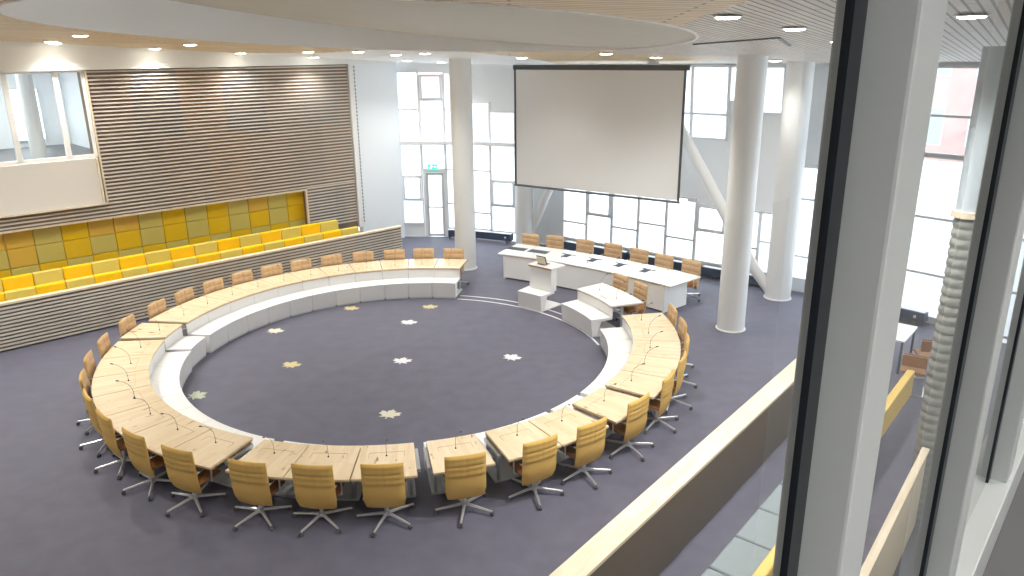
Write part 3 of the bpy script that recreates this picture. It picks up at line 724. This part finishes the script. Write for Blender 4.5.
# ------------------------------------------------------------------ maple leaves on the carpet
LEAF = [(0, .58), (.11, .40), (.20, .44), (.20, .20), (.34, .30), (.56, .30), (.50, .14), (.60, .02), (.38, -.10), (.30, -.18), (.42, -.36), (.16, -.30), (.035, -.28), (.03, -.50)]
LEAF = LEAF + [(-x, y) for x, y in LEAF[:0:-1]]
lv = [((-2.30, 12.58), 'leaf_cream', 75, 'cream maple leaf on the carpet before the near ring desks'), ((-.02, 15.23), 'leaf_white', 60, 'white maple leaf on the carpet, the one closest to the two-seat desk'),
      ((-2.41, 15.10), 'leaf_white', 80, 'white maple leaf at the very middle of the carpet circle'), ((-2.58, 17.54), 'leaf_white', 75, 'white maple leaf between circle middle and the far ring desks'),
      ((-4.24, 18.66), 'leaf_yellow', 70, 'straw yellow maple leaf by the far ledge, the one closer to the benches'), ((-2.17, 18.71), 'leaf_yellow', 85, 'straw yellow maple leaf by the far ledge near the ring end'),
      ((-5.75, 17.04), 'leaf_cream', 70, 'pale maple leaf beside the ledge on the bench side'), ((-4.78, 14.95), 'leaf_yellow', 72, 'straw yellow maple leaf between circle middle and the left ledge'),
      ((-6.23, 13.48), 'leaf_green', 40, 'pale green maple leaf half hidden by the left ledge')]
for (x, y), k, r, lab in lv:
    m = MB(); m.prism([(p[0]*.36, p[1]*.36) for p in LEAF], .001, .005); o = m.build('maple_leaf', M[k], None, smooth=False); o.location = (x, y, 0); o.rotation_euler = (0, 0, rad(r)-PI/2)
    tag(o, lab, 'floor decoration', 'maple leaves on the carpet')

# ------------------------------------------------------------------ near stand below the gallery: balustrade, bench, partition, post
U2 = V(.633, .774, 0); N2 = V(.774, -.633, 0); B0 = V(1.57, 8.15, 0)
def B(t, p, z): return B0 + U2*t + N2*p + V(0, 0, z)
r2 = math.atan2(U2.y, U2.x)
t = thing('balustrade', 'broad timber-capped balustrade crossing the lower corner in front of the grey bench', 'balustrade', B(0, .155, 0), r2)
m = MB(); m.box((-.5, 0, 1.075), (13.2, .31, .05)); m.build('handrail', M['cap'], t, bevel=.004)
m = MB(); m.box((-.5, 0, .525), (13.1, .24, 1.05)); m.build('panel', M['panel_brown'], t, smooth=False)
t = thing('spectator_bench', 'long bench with grey leather seat pads and yellow back below the gallery window', 'bench', B(0, 1.56, 0), r2)
y0 = .0
for i in range(14):
    x = -5.0 + i*.78
    m = MB(); m.box((x, .33, .40), (.765, .62, .10)); m.build('seat_pad', M['greyblue'], t, bevel=.03, seg=3)
m = MB(); m.box((.0, .30, .17), (10.8, .5, .34)); m.build('plinth', M['dark'], t, smooth=False)
m = MB(); m.box((.55, -.075, .62), (12.6, .13, .48)); m.build('backrest', M['pale_yellow'], t, bevel=.02)
pdir = (V(5.54, 9.09, 0)-V(3.81, 6.88, 0)).normalized(); pn = V(pdir.y, -pdir.x, 0); pe = V(5.54, 9.09, 0)
t = thing('partition_screen', 'low beige timber partition with pale cap behind the yellow-backed bench', 'partition', pe - pdir*2.6 + pn*.07, math.atan2(pdir.y, pdir.x))
m = MB(); m.box((0, 0, .58), (5.2, .06, 1.16)); m.build('panel', M['beige_panel'], t, smooth=False)
m = MB(); m.box((0, 0, 1.18), (5.24, .09, .04)); m.build('cap', M['cap'], t, smooth=False)
t = thing('ribbed_post', 'ribbed grey round post at the end of the beige partition', 'post', pe + pdir*.24 + pn*.06)
prof = []
for i in range(34):
    z = i*.128
    prof += [(.142, z), (.155, z+.02), (.155, z+.085), (.142, z+.105)]
m = MB(); m.lathe(prof, n=28); m.build('ribbed_sleeve', mat('ribbed_grey_plastic', (.28, .29, .27), .6), t)
m = MB(); m.lathe([(.19, 4.36), (.19, 4.44)], n=28); m.build('collar', M['cap'], t)
m = MB(); m.lathe([(.15, 4.44), (.15, 6.4)], n=28); m.build('upper_tube', mat('bluish_grey_paint', (.55, .62, .68), .5), t)
# little table and two chrome chairs at the far end of that bench
t = thing('side_table', 'white square table beyond the end of the yellow-backed bench', 'table', (7.95, 14.75, 0), rad(50))
m = MB(); m.box((0, 0, .72), (1.1, .8, .035)); m.build('tabletop', M['white_top'], t, bevel=.004)
for i in (-1, 1):
    for j in (-1, 1): m = MB(); m.box((i*.50, j*.35, .35), (.04, .04, .70)); m.build('leg', M['dark'], t)
def cantilever(loc, rz, label):
    t = thing('cantilever_chair', label, 'chair', loc, rz, 'chrome chairs by the white side table')
    m = MB(); m.box((0, 0, .45), (.44, .44, .06)); m.build('seat', M['seatfab'], t, bevel=.025, seg=3)
    m = MB(); m.box((-.24, 0, .72), (.04, .42, .26)); m.build('backrest', M['seatfab'], t, bevel=.015)
    m = MB()
    for s in (-1, 1): m.tube([(-.25, s*.22, .82), (-.25, s*.22, .45), (-.20, s*.22, .41), (.20, s*.22, .41), (.24, s*.22, .37), (.24, s*.22, .04), (.20, s*.22, .014), (-.24, s*.22, .014)], .012, 8)
    m.tube([(-.24, -.22, .014), (-.24, .22, .014)], .012, 8); m.tube([(-.25, -.22, .82), (-.25, .22, .82)], .012, 8); m.build('frame', M['chrome'], t)
    return t
cantilever((7.75, 13.35, 0), rad(60), 'brown chrome-framed chair close to the end of the yellow bench back')
cantilever((8.42, 14.1, 0), rad(75), 'brown chrome-framed chair beside the white side table')

# ------------------------------------------------------------------ walls that close the hall, gallery and its glazing
GF = 4.95
def gwall(name, a, b, z0, z1, mm, th=.12):
    m = MB(); d = (b-a).normalized(); n = V(-d.y, d.x, 0); c = (a+b)/2; m.box((c.x, c.y, (z0+z1)/2), ((b-a).length, th, z1-z0), d); return struct(m.build(name, mm, smooth=False))
gwall('wall_near', G(-9, -.10, 0), G(18.6, -.10, 0), 0, GF-.02, M['wall'])
gwall('wall_left_side', W(-5, 2.6, 0), G(-9, 0, 0), 0, 8.3, M['wall'])
gwall('wall_near_upper', G(-9, -.02, 0), G(18.6, -.02, 0), 7.62, 8.3, M['soffit'])
m = MB(); m.prism([(p.x, p.y) for p in (G(-9, .0, 0), G(18.6, .0, 0), G(18.6, -2.6, 0), G(-9, -2.6, 0))], GF-.35, GF); struct(m.build('floor_gallery', M['gal_floor'], smooth=False))
m = MB(); m.prism([(p.x, p.y) for p in (G(-9, .0, 0), G(18.6, .0, 0), G(18.6, -2.6, 0), G(-9, -2.6, 0))], 7.62, 7.75); struct(m.build('ceiling_gallery', M['soffit'], smooth=False))
gwall('wall_gallery', G(-9, -2.65, 0), G(18.6, -2.65, 0), GF-.3, 7.7, M['gal_wall'])
gwall('wall_gallery_end', G(18.6, .0, 0), G(18.6, -2.7, 0), GF-.3, 7.7, M['soffit']); gwall('wall_gallery_start', G(-9, .0, 0), G(-9, -2.7, 0), GF-.3, 7.7, M['soffit'])
# glazing: panes and mullions; the mullion by the camera starts at t = .712
MT = [.712 + .90*k for k in range(-10, 20)]
for k in range(len(MT)-1):
    a, b = MT[k], MT[k+1]
    m = MB(); c = G((a+b)/2+.06, 0, GF+.08); m.box((c.x, c.y, GF+.075), (b-a, .12, .15), UG); c = G((a+b)/2+.06, 0, 0); m.box((c.x, c.y, 7.58), (b-a, .10, .08), UG)
    for tt in ([a] if k else [a]):
        c = G(tt+.035+.045, -.012, 0); m.box((c.x, c.y, (GF+7.62)/2), (.09, .074, 7.62-GF), UG)
    w = struct(m.build('window_%d' % NWIN, M['mullion'], bevel=.004, smooth=False)); NWIN += 1
    g = MB()
    for tt in (a+.018, a+.142): c = G(tt, 0, 0); g.box((c.x, c.y, (GF+7.62)/2), (.036, .008, 7.62-GF), UG)
    g.build('gasket', M['gasket'], w, smooth=False)
    q = MB(); q.add([G(a+.16, 0, GF+.15), G(b, 0, GF+.15), G(b, 0, 7.54), G(a+.16, 0, 7.54)], [(0, 1, 2, 3)]); q.build('pane', M['part_glass'], w, smooth=False)

# ------------------------------------------------------------------ lamps
def downlight(x, y, z, label, power, group='ceiling downlights', r=.13, cone=130, tilt=0):
    t = thing('ceiling_downlight', label, 'downlight', (x, y, z), 0, group)
    m = MB(); m.lathe([(r, -.012), (r+.03, -.010), (r+.03, .0), (r, .0)], n=20); m.build('rim', M['soffit'], t)
    m = MB(); m.lathe([(0.001, -.034), (r*.8, -.030), (r, -.018), (r, -.001), (0.001, -.001)], n=20); m.build('lens', M['lens'], t)
    l = bpy.data.lights.new('downlight_lamp', 'SPOT'); l.energy = power; l.spot_size = rad(cone); l.spot_blend = .8; l.shadow_soft_size = .12; l.color = (1, .965, .91)
    o = bpy.data.objects.new('downlight_lamp', l); COL.objects.link(o); o.parent = t; o.location = (0, 0, -.09)
    if tilt: o.rotation_euler = (-NG*1.0 + V(0, 0, -1/math.tan(rad(tilt)))).to_track_quat('-Z', 'Y').to_euler()
    return t
DL = [(-8.39, 15.51, 'between the bench wall and the ceiling recess'), (-10.6, 18.3, 'above the gallery window beside the lath wall'), (-7.26, 17.97, 'in timber before the lath wall, closer to the recess'), (W(2.7, 1.85, 0).x, W(2.7, 1.85, 0).y, 'close to the lath wall, nearest the gallery window'),
      (W(5.0, 1.85, 0).x, W(5.0, 1.85, 0).y, 'close to the lath wall, at its middle'), (-5.14, 20.11, 'at the white end of the timber ceiling'), (-3.73, 19.4, 'in the white soffit beside the recess'), (-2.96, 20.52, 'in the white soffit before the entrance windows'),
      (-2.07, 19.27, 'in the white soffit closest to the recess edge'), (W(7.3, 1.85, 0).x, W(7.3, 1.85, 0).y, 'close to the lath wall, towards the white wall'), (W(9.6, 1.85, 0).x, W(9.6, 1.85, 0).y, 'close to the lath wall, above its end'), (-3.2, 24.4, 'in the white soffit near the white wall'), (-2.2, 25.2, 'in the white soffit just inside the entrance door'), (.32, 20.36, 'above the entrance end of the podium'),
      (3.4, 18.2, 'above the middle of the podium desk'), (2.10, 17.09, 'in timber between recess edge and screen'), (2.39, 8.71, 'in the near lath ceiling, closest to the gallery glass'), (3.57, 9.92, 'in the near lath ceiling, middle of three'),
      (4.96, 11.83, 'in the near lath ceiling, beside the front column'), (4.65, 8.0, 'in the near lath ceiling seen past the grey mullion')]
for x, y, w in DL: downlight(x, y, ceil_z(x, y)-.012, 'round ceiling downlight ' + w, 75 if 'lath wall' in w else 80 if ('white' in w or 'podium' in w or 'column' in w) else 300)
# lamps in the timber ceiling outside the picture, same kind, and unseen ones added to light the gallery mullions
for i, (x, y) in enumerate([(-9.5, 11.5), (-8.6, 8.0), (-6.0, 5.0), (-1.5, 6.2), (-11.5, 14.2), (7.5, 15.0), (6.2, 18.3), (9.0, 14.0)]):
    downlight(x, y, ceil_z(x, y)-.012, 'round ceiling downlight outside the view', 130 if y < 9 else 90 if x > 5 else 300, 'downlights outside the view')
for k in range(-2, 5):
    q = G(k*1.9, -1.35, 7.60); downlight(q.x, q.y, q.z, 'added unseen downlight in the gallery ceiling behind the camera', 48, 'added gallery downlights', cone=140)

# ------------------------------------------------------------------ outside
m = MB(); m.prism([(-80, 5), (80, -40), (120, 140), (-100, 140)], -.3, -.14); o = m.build('ground_outside', M['paving'], smooth=False); struct(o)
def building(name, label, c, w, dpt, h, rz, mm, nx, nz):
    t = thing(name, label, 'building', (c[0], c[1], -.14), rz)
    m = MB(); m.box((0, 0, h/2), (w, dpt, h)); m.build('wall', mm, t, smooth=False)
    m = MB(); m.box((0, 0, h+.15), (w+.4, dpt+.4, .3)); m.build('roof', M['render'], t, smooth=False)
    for i in range(nx):
        for j in range(nz):
            x = -w/2 + w*(i+.5)/nx; z = h*(j+.5)/nz; f = MB(); f.box((x, -dpt/2-.02, z), (w/nx*.5, .08, h/nz*.55)); q = f.build('window', M['frame'], t, smooth=False)
            g = MB(); g.box((x, -dpt/2-.07, z), (w/nx*.5-.16, .02, h/nz*.55-.16)); g.build('pane', M['winglass'], q, smooth=False)
building('brick_building', 'red brick building seen through the windows left of the screen', (-1, 62), 12, 8, 9, 0, M['brick'], 4, 2)
building('rendered_building', 'pale rendered building seen through the entrance windows', (-18, 66), 14, 10, 11, rad(10), M['render'], 4, 3)
building('rendered_house', 'pale low building seen below the screen', (16, 62), 14, 8, 6, rad(-25), M['render'], 4, 2)
building('brick_house', 'red brick building seen right of the last column', (27, 50), 10, 9, 8, rad(-38), M['brick'], 4, 2)
building('brick_tower', 'tall pinkish brick block seen past the grey mullion', (46, 50), 14, 10, 16, rad(-45), mat('speckled_brick', (.70, .52, .50), .85, noise=.45, nscale=1.2), 5, 4)

# ------------------------------------------------------------------ world, camera
w = bpy.data.worlds.new('overcast'); S.world = w; w.use_nodes = True; nt = w.node_tree
bg = nt.nodes['Background']; tc = nt.nodes.new('ShaderNodeTexCoord'); sp = nt.nodes.new('ShaderNodeSeparateXYZ'); cr = nt.nodes.new('ShaderNodeValToRGB')
nt.links.new(tc.outputs['Generated'], sp.inputs[0]); nt.links.new(sp.outputs['Z'], cr.inputs['Fac'])
cr.color_ramp.elements[0].color = (.88, .94, 1, 1); cr.color_ramp.elements[1].color = (.80, .90, 1, 1)
nt.links.new(cr.outputs['Color'], bg.inputs['Color']); bg.inputs['Strength'].default_value = 1.7

cam = bpy.data.cameras.new('camera'); co = bpy.data.objects.new('camera', cam); COL.objects.link(co)
f, p, r = 750.6, rad(17.5), rad(-.62)
c, s = math.cos(p), math.sin(p); fw = V(0, c, -s); up0 = V(0, s, c); rt0 = V(1, 0, 0)
rt = rt0*math.cos(r) + up0*math.sin(r); up = -rt0*math.sin(r) + up0*math.cos(r)
mtx = Matrix((rt, up, -fw)).transposed().to_4x4(); mtx.translation = (0, 0, EYE); co.matrix_world = mtx
cam.sensor_fit = 'HORIZONTAL'; cam.sensor_width = 36; cam.lens = f/1024*36; cam.clip_start = .02; cam.clip_end = 400
S.camera = co
S.view_settings.view_transform = 'Standard'; S.view_settings.look = 'None'; S.view_settings.gamma = 1; S.view_settings.use_curve_mapping = False; S.view_settings.exposure = 1.2
S.cycles.use_denoising = True; S.cycles.max_bounces = 12; S.cycles.diffuse_bounces = 8; S.cycles.glossy_bounces = 4; S.cycles.transparent_max_bounces = 24; S.cycles.sample_clamp_indirect = 6
